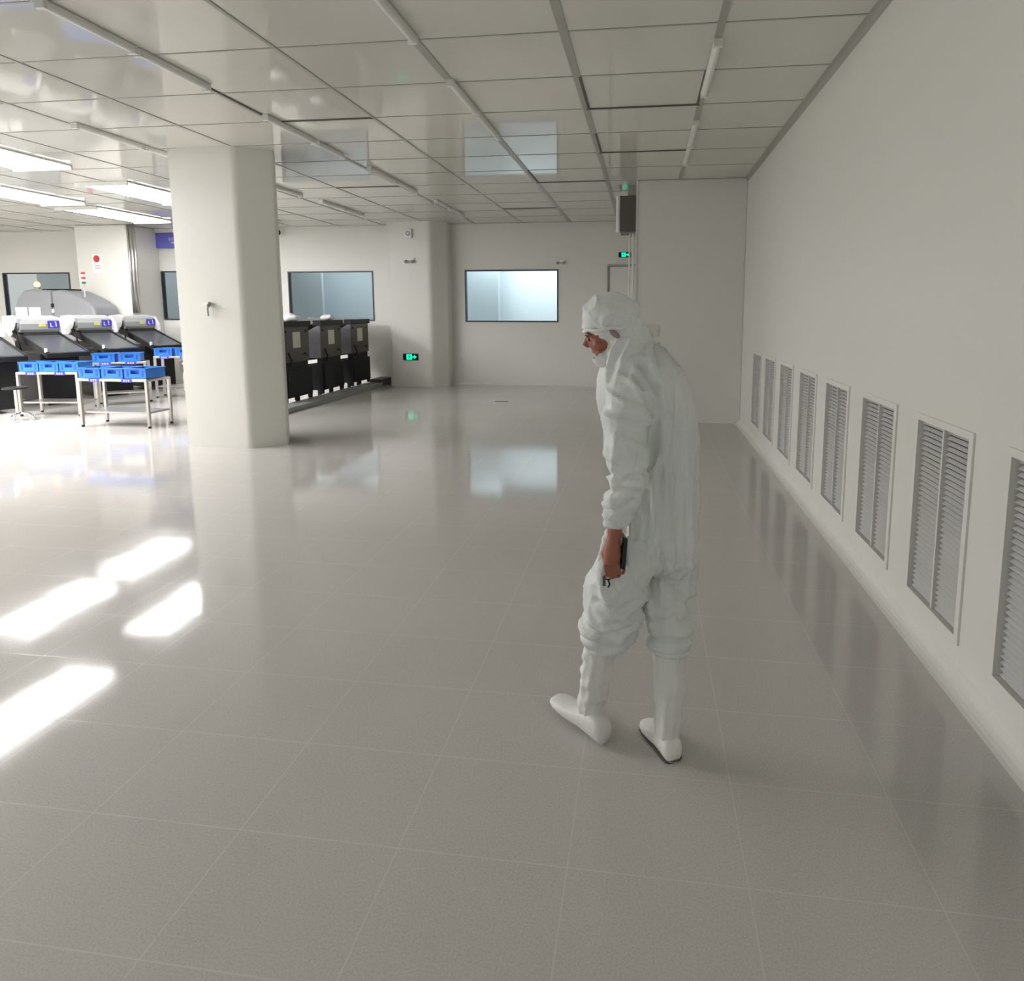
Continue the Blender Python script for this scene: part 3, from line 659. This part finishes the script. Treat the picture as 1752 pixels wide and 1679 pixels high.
# ------------------------------------------------------------------ black cabinets on the rail
tag(MB().box(-5.95, -5.62, 8.2, 12.72, 0.0, 0.085).make('cable_rail', M['mgrey'], bevel=0.008), 'low dark grey floor rail under the black cabinets', 'floor rail')
tag(MB().box(-5.93, -5.66, 12.73, 13.27, 0.0, 0.15).make('rail_end_box', M['boxdark'], bevel=0.02), 'dark end box of the floor rail at the far pillar', 'rail box')
def make_cabinet():
    e = empty('hopper_cabinet', (0, 0, 0))      # origin: front face x=0, near end y=0
    D = 0.78
    head = MB()
    head.prism([(0, 0.76), (0, 1.36), (-0.05, 1.36), (-0.30, 1.22), (-0.34, 1.16), (-0.34, 0.76)], 0, D, 'y')
    hd = head.make('head_box', M['cabside'], e, bevel=0.004)
    MB().box(0, 0.012, 0.0, D, 0.76, 1.36).make('front_panel', M['cab'], hd)
    MB().box(0.012, 0.016, 0.27, 0.50, 1.0, 1.27).make('paper_notice', M['plate'], hd)
    for y in (0.07, D-0.10): MB().ell((0.016, y, 1.28), (0.012, 0.02, 0.02), n=10, m=6).make('knob', M['mblack'], hd)
    MB().tube([(0.02, D-0.2, 0.88), (0.05, D-0.2, 0.90), (0.05, D-0.14, 0.86)], 0.012, 8).make('latch', M['mblack'], hd)
    MB().tube([(0.02, 0.12, 0.93), (0.05, 0.10, 0.86), (0.05, 0.16, 0.80), (0.02, 0.14, 0.70)], 0.014, 8).make('hose', M['mblack'], hd, smooth=True)
    c = MB(); c.box(-0.12, 0.045, -0.03, D+0.03, 1.36, 1.455); c.make('cap', M['mblack'], e, bevel=0.006)
    r_ = MB(); r_.prism([(-0.10, 1.44), (-0.10, 1.38), (-0.95, 1.38), (-0.95, 1.50)], 0.05, D-0.05, 'y'); r_.make('roof', M['cabside'], e)
    MB().box(-0.95, -0.34, 0.05, D-0.05, 0.70, 1.38).make('rear_housing', M['cabside'], e)
    lo = MB(); lo.box(-0.30, -0.01, 0.03, D+0.10, 0.15, 0.64); lb = lo.make('lower_case', M['mblack'], e, bevel=0.006)
    MB().box(-0.10, 0.0, 0.04, D-0.04, 0.64, 0.76).make('neck', M['mblack'], e)
    MB().box(-0.009, 0.0, 0.10, D-0.06, 0.22, 0.60).make('lower_door', M['mblack'], lb)
    for y in (0.06, D*0.5, D+0.04): MB().box(-0.06, -0.01, y-0.03, y+0.03, 0.085, 0.19).make('leg', M['mblack'], e)
    for y in (0.06, D*0.5, D+0.04): MB().box(-0.30, -0.25, y-0.03, y+0.03, 0.0, 0.19).make('leg', M['mblack'], e)
    return e
c0 = make_cabinet()
for k, (y, lab) in enumerate([(9.585, 'black hopper cabinet half hidden by the near pillar'), (10.78, 'middle black hopper cabinet on the floor rail'), (11.98, 'farthest black hopper cabinet, nearest the far pillar')]):
    e = c0 if k == 0 else copy_tree(c0)
    e.location = (-5.95, y, 0); tag(e, lab, 'cabinet', 'black hopper cabinets on the rail')
def crumple(loc, s, label, seed):
    m = MB(); m.ell((0, 0, s*0.35), (s, s*0.8, s*0.42), n=18, m=10)
    m.v = [tuple(Vector(p)*(1+0.28*noise.noise(Vector(p)*9/s*0.2+Vector((seed, 0, 0))))) for p in m.v]
    m.v = [(a, b, max(0, c)) for a, b, c in m.v]
    tag(m.make('plastic_bag', M['paper'], smooth=True, loc=loc), label, 'plastic bag', 'white bags on the cabinets')
crumple((-6.02, 9.98, 1.456), 0.15, 'crumpled white bag on the cabinet beside the near pillar', 1)
crumple((-6.02, 11.20, 1.456), 0.13, 'crumpled white bag on the middle cabinet', 5)

# ------------------------------------------------------------------ the person
PY = 2.2
person = empty('person', (0, PY, 0), 'person in white hooded coverall walking left, head bowed, phone in hand', 'person')
def remesh(mb, name, m, parent, vox=0.011, smooth_it=6, disp=None, sub=False):
    me = bpy.data.meshes.new('tmp'); me.from_pydata(mb.v, [], mb.f)
    bm = bmesh.new(); bm.from_mesh(me); bmesh.ops.recalc_face_normals(bm, faces=bm.faces); bm.to_mesh(me); bm.free()
    t = bpy.data.objects.new('tmp', me); COL.objects.link(t)
    r_ = t.modifiers.new('r', 'REMESH'); r_.mode = 'VOXEL'; r_.voxel_size = vox; r_.use_smooth_shade = True
    s = t.modifiers.new('s', 'SMOOTH'); s.iterations = smooth_it; s.factor = 0.5
    dg = bpy.context.evaluated_depsgraph_get(); ev = t.evaluated_get(dg)
    out = bpy.data.meshes.new_from_object(ev); out.name = name
    bpy.data.objects.remove(t)
    if disp:
        ns = [v.normal.copy() for v in out.vertices]
        for v, n in zip(out.vertices, ns): v.co += n*disp(v.co)
    for p in out.polygons: p.use_smooth = True
    out.materials.clear(); out.materials.append(m)
    o = bpy.data.objects.new(name, out); COL.objects.link(o); o.parent = parent
    return o
def ridge(v): return 1-abs(noise.noise(v))*2
def fold1(v, sharp=1.6):
    n = abs(noise.noise(v)+0.35*noise.noise(v*2.1))
    return max(0.0, 1-n*2.4)**sharp
CREASES = [([(-0.01, 1.47), (0.035, 1.40), (0.052, 1.30), (0.040, 1.20), (0.020, 1.12)], 0.020, 0.012), ([(-0.02, 1.43), (0.015, 1.36), (0.025, 1.30)], 0.014, 0.010),
           ([(0.10, 1.40), (0.115, 1.25), (0.10, 1.10), (0.11, 0.95)], 0.008, 0.016), ([(-0.22, 0.505), (-0.13, 0.485), (-0.02, 0.53)], 0.016, 0.010), ([(-0.21, 0.445), (-0.12, 0.43), (-0.05, 0.455)], 0.012, 0.008),
           ([(0.03, 0.435), (0.11, 0.452), (0.19, 0.435)], 0.014, 0.008), ([(0.05, 0.50), (0.13, 0.53), (0.18, 0.49)], 0.011, 0.011), ([(0.10, 0.66), (0.15, 0.60), (0.18, 0.56)], 0.012, 0.011),
           ([(0.04, 0.80), (0.11, 0.77), (0.19, 0.775)], 0.008, 0.010), ([(-0.15, 0.62), (-0.07, 0.60), (0.0, 0.63)], 0.010, 0.014),
           ([(-0.13, 1.13), (-0.07, 1.10), (0.0, 1.125)], 0.012, 0.010), ([(-0.12, 1.05), (-0.06, 1.075), (0.01, 1.06)], 0.010, 0.009), ([(-0.13, 0.985), (-0.08, 1.00), (-0.03, 1.04)], 0.010, 0.008)]
def crease(x, z):
    t = 0
    for pts, dep, wid in CREASES:
        dm = 9
        for (a, b), (c, d) in zip(pts, pts[1:]):
            vx, vz = c-a, d-b; u = max(0, min(1, ((x-a)*vx+(z-b)*vz)/(vx*vx+vz*vz)))
            dm = min(dm, math.hypot(x-a-u*vx, z-b-u*vz))
        t -= dep*math.exp(-(dm/wid)**2)-0.4*dep*math.exp(-((dm-2*wid)/wid)**2)
    return t
def folds(co):
    x, y, z = co
    a = math.atan2(y, x-0.03)
    kn = math.exp(-((z-0.46)/0.09)**2)
    arm = math.exp(-((y+0.20)/0.055)**2)*(1 if z > 0.9 else 0)
    dr = (fold1(Vector((a*1.9+1.1*z, z*1.1, 3.1)))*0.020+fold1(Vector((a*3.4-0.9*z, z*1.9, 8.1)))*0.010)*(1-kn)*(1-0.7*arm)
    fine = noise.noise(Vector((x*26, y*26, z*12)))*0.003
    cross = fold1(Vector((x*5+y*4, x*3, z*15)))*0.026*kn
    cross += fold1(Vector((x*8+z*8, y*5, z*10+1)))*0.018*arm
    th = math.exp(-((z-0.66)/0.15)**2)
    cross += fold1(Vector((x*6-z*7, y*4, z*5)))*0.012*th
    return dr+cross+fine-0.007+(crease(x, z) if y < 0.02 or z < 0.7 else 0)
cv_ = MB()
# torso: x, y, z, rx, ry
cv_.slab([(0.10, 0.02, 0.70, 0.06, 0.07), (0.05, 0.0, 0.76, 0.150, 0.115), (0.042, -0.005, 0.86, 0.148, 0.120), (0.045, -0.005, 1.02, 0.140, 0.115), (0.035, 0.0, 1.12, 0.150, 0.122), (0.024, 0.0, 1.22, 0.158, 0.132),
          (0.006, 0.0, 1.34, 0.160, 0.150), (-0.008, 0.0, 1.41, 0.145, 0.155), (-0.02, 0.0, 1.47, 0.118, 0.130), (-0.04, 0.0, 1.52, 0.085, 0.09), (-0.055, 0.0, 1.56, 0.06, 0.065)], n=32)
# left thigh down to the knee, pushed forward
cv_.slab([(0.0, -0.055, 0.86, 0.115, 0.085), (-0.045, -0.058, 0.76, 0.112, 0.088), (-0.078, -0.052, 0.68, 0.103, 0.085), (-0.100, -0.03, 0.56, 0.100, 0.080), (-0.120, -0.01, 0.47, 0.100, 0.080), (-0.133, 0.0, 0.42, 0.092, 0.078), (-0.142, 0.01, 0.385, 0.070, 0.065)], n=24)
# right thigh
cv_.slab([(0.095, 0.055, 0.86, 0.095, 0.085), (0.105, 0.06, 0.76, 0.090, 0.088), (0.102, 0.06, 0.67, 0.088, 0.085), (0.088, 0.055, 0.56, 0.083, 0.078), (0.098, 0.045, 0.47, 0.082, 0.075), (0.112, 0.035, 0.405, 0.078, 0.072), (0.114, 0.03, 0.380, 0.066, 0.062)], n=24)
# left arm: shoulder to cuff
cv_.slab([(-0.035, -0.095, 1.44, 0.06, 0.05), (-0.045, -0.130, 1.39, 0.080, 0.065), (-0.060, -0.170, 1.28, 0.075, 0.058), (-0.062, -0.192, 1.20, 0.069, 0.054), (-0.048, -0.200, 1.12, 0.060, 0.052), (-0.056, -0.200, 1.04, 0.056, 0.050), (-0.078, -0.194, 0.98, 0.046, 0.044), (-0.090, -0.187, 0.935, 0.038, 0.037)], n=22)
# right arm, mostly hidden in front of the body
cv_.slab([(0.03, 0.11, 1.44, 0.06, 0.05), (0.03, 0.14, 1.38, 0.065, 0.055), (0.02, 0.165, 1.25, 0.062, 0.055), (-0.01, 0.17, 1.12, 0.055, 0.050), (-0.055, 0.16, 0.99, 0.045, 0.042), (-0.075, 0.15, 0.93, 0.036, 0.036)], n=20)
coverall = remesh(cv_, 'coverall', M['cloth'], person, 0.0085, 4, folds)
coverall['label'] = 'thin white translucent coverall with drape folds'
# cuff bands
MB().slab([(-0.090, -0.187, 0.930, 0.038, 0.036), (-0.090, -0.187, 0.937, 0.041, 0.039), (-0.089, -0.187, 0.946, 0.040, 0.038)], n=20).make('cuff', M['boot'], person, smooth=True)
# hood: tilted cap around the head
HC = Vector((-0.122, 0.0, 1.612))
rot = Matrix.Rotation(R(-28), 4, 'Y').to_3x3()
hd = MB()
hd.ell((-0.125, 0.0, 1.622), (0.095, 0.080, 0.092), Matrix.Rotation(R(-18), 4, 'Y').to_3x3(), 28, 16)
hd.ell((-0.095, 0.0, 1.600), (0.085, 0.078, 0.085), None, 24, 12)
hd.slab([(-0.060, 0.0, 1.49, 0.085, 0.085), (-0.050, 0.0, 1.53, 0.085, 0.078), (-0.060, 0.0, 1.57, 0.072, 0.070), (-0.072, 0.0, 1.62, 0.065, 0.066)], n=24)
hd.ell((-0.145, 0.0, 1.482), (0.050, 0.056, 0.034), Matrix.Rotation(R(30), 4, 'Y').to_3x3(), 20, 10)       # chin fold / mask
def hoodf(co):
    x, y, z = co
    return fold1(Vector((x*10+z*7, y*9, z*9)))*0.007+noise.noise(Vector((x*40, y*40, z*40)))*0.001-0.002
hood = remesh(hd, 'hood', M['cloth'], person, 0.007, 3, hoodf)
# opening cut for the face: the hood mesh is pushed in by removing faces in front of the face
bm = bmesh.new(); bm.from_mesh(hood.data)
def in_face(c):
    # region bounded by brow line and cheek line, seen from the left side
    x, y, z = c
    if z > 1.577 or x > -0.122: return False
    brow = 1.575-(x+0.215)*0.25
    cheek = 1.500+(x+0.135)*(-0.55)*-1
    low = 1.512-(x+0.130)*(-0.55)*1.0
    return z < brow and z > 1.490+(x+0.165)*0.75 and (x+0.128) < (z-1.511)*-0.75+0.004
bmesh.ops.delete(bm, geom=[f for f in bm.faces if in_face(f.calc_center_median())], context='FACES')
bm.to_mesh(hood.data); bm.free()
cp = MB()
cp.ell((-0.128, 0.0, 1.628), (0.098, 0.084, 0.085), Matrix.Rotation(R(-20), 4, 'Y').to_3x3(), 28, 16)
cp.ell((-0.088, 0.0, 1.628), (0.070, 0.074, 0.068), None, 24, 12)
cap = remesh(cp, 'cap', M['cloth'], person, 0.006, 3, lambda c: fold1(Vector((c.x*13+c.z*10, c.y*9, c.z*12+5)))*0.009+noise.noise(c*45)*0.0015-0.002)
bm = bmesh.new(); bm.from_mesh(cap.data)
def below(c): return c.z < 1.582+max(0, c.x+0.20)*0.10
bmesh.ops.delete(bm, geom=[f for f in bm.faces if below(f.calc_center_median())], context='FACES')
bm.to_mesh(cap.data); bm.free()
cap['label'] = 'white gathered cap over the hood'
rim = []
for k in range(33):
    an = 2*PI*k/32; rim.append((-0.121+0.094*math.cos(an), 0.083*math.sin(an), 1.582+0.010*math.cos(an)+0.004+0.003*math.sin(an*7)))
MB().tube(rim, 0.0065, 8).make('cap_band', M['boot'], person, smooth=True)
MB().ell((-0.103, -0.0785, 1.569), (0.021, 0.006, 0.010), Matrix.Rotation(R(38), 4, 'Y').to_3x3(), 14, 8).make('ear', M['earskin'], person, smooth=True)  # ear region under the cap, its shade painted into the dark colour
# skin body: head with face, neck, slim torso, arm with wrist and hand
sk = MB()
sk.ell((-0.118, 0.0, 1.610), (0.078, 0.064, 0.080), Matrix.Rotation(R(-18), 4, 'Y').to_3x3(), 24, 14)     # skull
sk.ell((-0.146, 0.0, 1.545), (0.060, 0.052, 0.052), Matrix.Rotation(R(20), 4, 'Y').to_3x3(), 22, 12)      # face
sk.ell((-0.143, 0.0, 1.505), (0.036, 0.040, 0.030), None, 18, 10)                                         # jaw
sk.ell((-0.196, 0.0, 1.563), (0.014, 0.040, 0.014), None, 14, 8)                                          # brow
sk.tube([(-0.197, 0, 1.558), (-0.205, 0, 1.543), (-0.210, 0, 1.530), (-0.196, 0, 1.520)], 0.01, 10, [0.007, 0.009, 0.012, 0.008])   # nose
sk.ell((-0.174, 0.0, 1.503), (0.014, 0.022, 0.007), None, 12, 6)                                          # lips
sk.ell((-0.160, -0.044, 1.528), (0.020, 0.014, 0.020), None, 12, 8)                                       # cheek
sk.ell((-0.160, 0.044, 1.528), (0.020, 0.014, 0.020), None, 12, 8)
sk.ell((-0.098, -0.066, 1.580), (0.014, 0.007, 0.022), None, 12, 8); sk.ell((-0.098, 0.066, 1.580), (0.014, 0.007, 0.022), None, 12, 8)  # ears
sk.tube([(-0.10, 0, 1.57), (-0.06, 0, 1.50), (-0.03, 0, 1.44)], 0.045, 16)
sk.slab([(-0.02, 0, 1.46, 0.06, 0.07), (-0.01, 0, 1.38, 0.10, 0.11), (0.02, 0, 1.20, 0.10, 0.09), (0.045, 0, 1.0, 0.09, 0.08), (0.045, 0, 0.84, 0.10, 0.09)], n=20)
sk.tube([(-0.03, -0.09, 1.40), (-0.055, -0.15, 1.25), (-0.050, -0.175, 1.12), (-0.086, -0.187, 0.95), (-0.093, -0.188, 0.885)], 0.03, 14, [0.04, 0.042, 0.036, 0.027, 0.023])
sk.tube([(0.03, 0.09, 1.40), (0.02, 0.16, 1.25), (-0.01, 0.17, 1.12), (-0.075, 0.15, 0.93), (-0.08, 0.148, 0.88)], 0.03, 12, [0.035, 0.038, 0.033, 0.026, 0.022])
sk.tube([(0.0, -0.05, 0.85), (-0.09, -0.04, 0.62), (-0.13, 0.0, 0.43), (-0.165, 0.04, 0.25), (-0.19, 0.06, 0.09)], 0.06, 14, [0.070, 0.052, 0.038, 0.032, 0.026])
sk.tube([(0.09, 0.05, 0.85), (0.09, 0.055, 0.62), (0.114, 0.03, 0.42), (0.114, 0.0, 0.25), (0.105, -0.02, 0.09)], 0.06, 14, [0.062, 0.048, 0.036, 0.032, 0.025])
# left palm, back of the hand toward the camera
sk.tube([(-0.093, -0.188, 0.895), (-0.096, -0.190, 0.865), (-0.098, -0.190, 0.830), (-0.099, -0.188, 0.800)], 0.03, 16, [0.022, 0.027, 0.031, 0.027])
fing = []
for k, (x0, zt, bend) in enumerate([(-0.1215, 0.750, 0), (-0.1065, 0.744, 1), (-0.0915, 0.748, 1), (-0.0775, 0.760, 1)]):
    z0 = 0.808
    fing.append(([(x0, -0.193, z0), (x0+0.002, -0.197, (z0+zt)/2+0.006), (x0+0.006, -0.190, zt+0.004), (x0+0.016, -0.176, zt), (x0+0.022, -0.165, zt+0.010)], [0.0072, 0.0074, 0.0070, 0.0070][k]))
for pts, r_ in fing: sk.tube(pts, r_, 9, [r_*1.05, r_, r_*0.95, r_*0.88, r_*0.75])
sk.tube([(-0.112, -0.180, 0.855), (-0.126, -0.170, 0.825), (-0.122, -0.160, 0.795), (-0.108, -0.158, 0.778)], 0.01, 9, [0.013, 0.011, 0.009, 0.0075])   # thumb
# right hand
sk.tube([(-0.08, 0.148, 0.89), (-0.085, 0.148, 0.83), (-0.087, 0.148, 0.80)], 0.025, 12, [0.02, 0.028, 0.024])
for k in range(4): sk.tube([(-0.105+0.013*k, 0.146, 0.805), (-0.107+0.013*k, 0.142, 0.770), (-0.100+0.012*k, 0.132, 0.745-0.004*(k in (1, 2)))], 0.007, 8)
sk.tube([(-0.10, 0.14, 0.85), (-0.113, 0.132, 0.82), (-0.112, 0.125, 0.79)], 0.009, 8)
body = remesh(sk, 'body', M['skin'], person, 0.0028, 1)
for s in (-1, 1):
    MB().ell((-0.192, s*0.024, 1.545), (0.009, 0.010, 0.007), n=12, m=8).make('eye', M['eye'], person, smooth=True)
MB().tube([(-0.200, -0.040, 1.556), (-0.208, -0.022, 1.560), (-0.206, -0.008, 1.560)], 0.0028, 6).make('eyebrow', M['eye'], person)
# boot covers: gathered tubes from below the knee to the ankle
def boot(secs, name, seed, amp):
    amp *= 1.6
    m = MB(); out = []
    N = 46
    for i in range(N):
        t = i/(N-1)*(len(secs)-1); k = min(int(t), len(secs)-2); u = t-k
        a, b = secs[k], secs[k+1]; out.append([a[j]*(1-u)+b[j]*u for j in range(5)])
    rings = []
    for i, (x, y, z, rx, ry) in enumerate(out):
        ring = []
        for q in range(40):
            an = 2*PI*q/40; f = 1+amp*noise.noise(Vector((math.cos(an)*1.6+seed, math.sin(an)*1.6, z*34)))+0.05*math.sin(an*9+3*noise.noise(Vector((z*9, seed, 0))))
            ring.append(Vector((x+rx*f*math.cos(an), y+ry*f*math.sin(an), z)))
        rings.append(ring)
    m.rings(rings); return m.make(name, M['boot'], person, smooth=True)
boot([(-0.140, 0.01, 0.400, 0.062, 0.058), (-0.150, 0.02, 0.36, 0.062, 0.056), (-0.163, 0.04, 0.26, 0.060, 0.054), (-0.178, 0.05, 0.17, 0.056, 0.050), (-0.188, 0.058, 0.11, 0.050, 0.046), (-0.190, 0.060, 0.065, 0.050, 0.046)], 'boot_cover', 3, 0.10)
boot([(0.114, 0.03, 0.400, 0.066, 0.060), (0.114, 0.025, 0.36, 0.060, 0.056), (0.115, 0.0, 0.27, 0.057, 0.052), (0.110, -0.012, 0.17, 0.052, 0.048), (0.106, -0.024, 0.10, 0.046, 0.044), (0.106, -0.03, 0.078, 0.044, 0.042)], 'boot_cover', 11, 0.09)
# knee elastic bands of the coverall legs
MB().slab([(-0.140, 0.010, 0.375, 0.066, 0.062), (-0.138, 0.008, 0.385, 0.072, 0.068), (-0.136, 0.006, 0.397, 0.072, 0.068)], n=28).make('leg_band', M['cloth'], person, smooth=True)
MB().slab([(0.114, 0.030, 0.375, 0.070, 0.064), (0.114, 0.030, 0.385, 0.074, 0.068), (0.113, 0.031, 0.397, 0.074, 0.068)], n=28).make('leg_band', M['cloth'], person, smooth=True)
# shoes: along heading h
def shoe(heel, toe, name_m, pitch, parts=True, hgt=0.075, wdt=0.040, lift=0.0, covered=False):
    heel = Vector(heel); toe = Vector(toe); L = (toe-heel).length; d_ = (toe-heel).normalized(); sd = Vector((-d_.y, d_.x, 0)).normalized(); up = d_.cross(sd)*-1
    if up.z < 0: up = -up
    prof = [(0.00, 0.55, 0.55), (0.03, 0.80, 0.95), (0.12, 0.88, 1.10), (0.28, 0.86, 1.08), (0.42, 0.88, 0.90), (0.58, 1.0, 0.70), (0.75, 1.05, 0.56), (0.88, 0.92, 0.46), (0.97, 0.62, 0.34), (1.0, 0.35, 0.22)]
    rings = []
    for t, w_, h_ in prof:
        ring = []
        for q in range(20):
            an = 2*PI*q/20; c, s = math.cos(an), math.sin(an)
            zz = (0.5+0.5*math.copysign(abs(s)**0.7, s))*hgt*h_
            ring.append(heel+d_*L*t+sd*(wdt*w_*math.copysign(abs(c)**0.8, c))+up*zz)
        rings.append(ring)
    o = MB().rings(rings).make('shoe', M['shoe'] if not covered else M['boot'], person, smooth=True)
    if not covered:
        rings = []
        for t, w_, h_ in prof:
            ring = []
            for q in range(20):
                an = 2*PI*q/20; c, s = math.cos(an), math.sin(an)
                ring.append(heel+d_*L*t+sd*(wdt*w_*1.02*math.copysign(abs(c)**0.8, c))+up*(0.006+0.006*math.copysign(abs(s)**0.3, s)))
            rings.append(ring)
        MB().rings(rings).make('sole', M['sole'], o)
    return o
shoe((0.132, -0.078, 0.0), (0.025, 0.125, 0.0), None, 0, hgt=0.085, wdt=0.044)
shoe((-0.125, -0.012, 0.002), (-0.355, 0.185, 0.030), None, 0, hgt=0.085, wdt=0.048, covered=True)
# phone held in the left hand and its dark strap ornament
ph = empty('mobile_phone', (-0.066, PY-0.172, 0.838), 'black mobile phone held in the lowered left hand', 'phone')
ph.rotation_euler = (0, R(4), R(18))
MB().box(-0.007, 0.007, -0.034, 0.034, -0.055, 0.055).make('phone_body', M['phone'], ph, bevel=0.004)
MB().box(0.007, 0.0078, -0.030, 0.030, -0.050, 0.050).make('phone_screen', M['belt'], ph)
ks = empty('key_ring', (-0.112, PY-0.178, 0.752), 'small dark key ring dangling below the bare hand', 'key ring')
MB().tube([(0.012*math.cos(2*PI*k/12), 0, -0.006+0.012*math.sin(2*PI*k/12)) for k in range(13)], 0.002, 6).make('ring', M['mblack'], ks)
MB().box(-0.018, -0.008, -0.003, 0.003, -0.040, -0.008).make('key', M['boxdark'], ks)
MB().tube([(0, 0, -0.015), (0.006, 0, -0.035), (0.0, 0, -0.045)], 0.003, 6).make('strap', M['mblack'], ks)
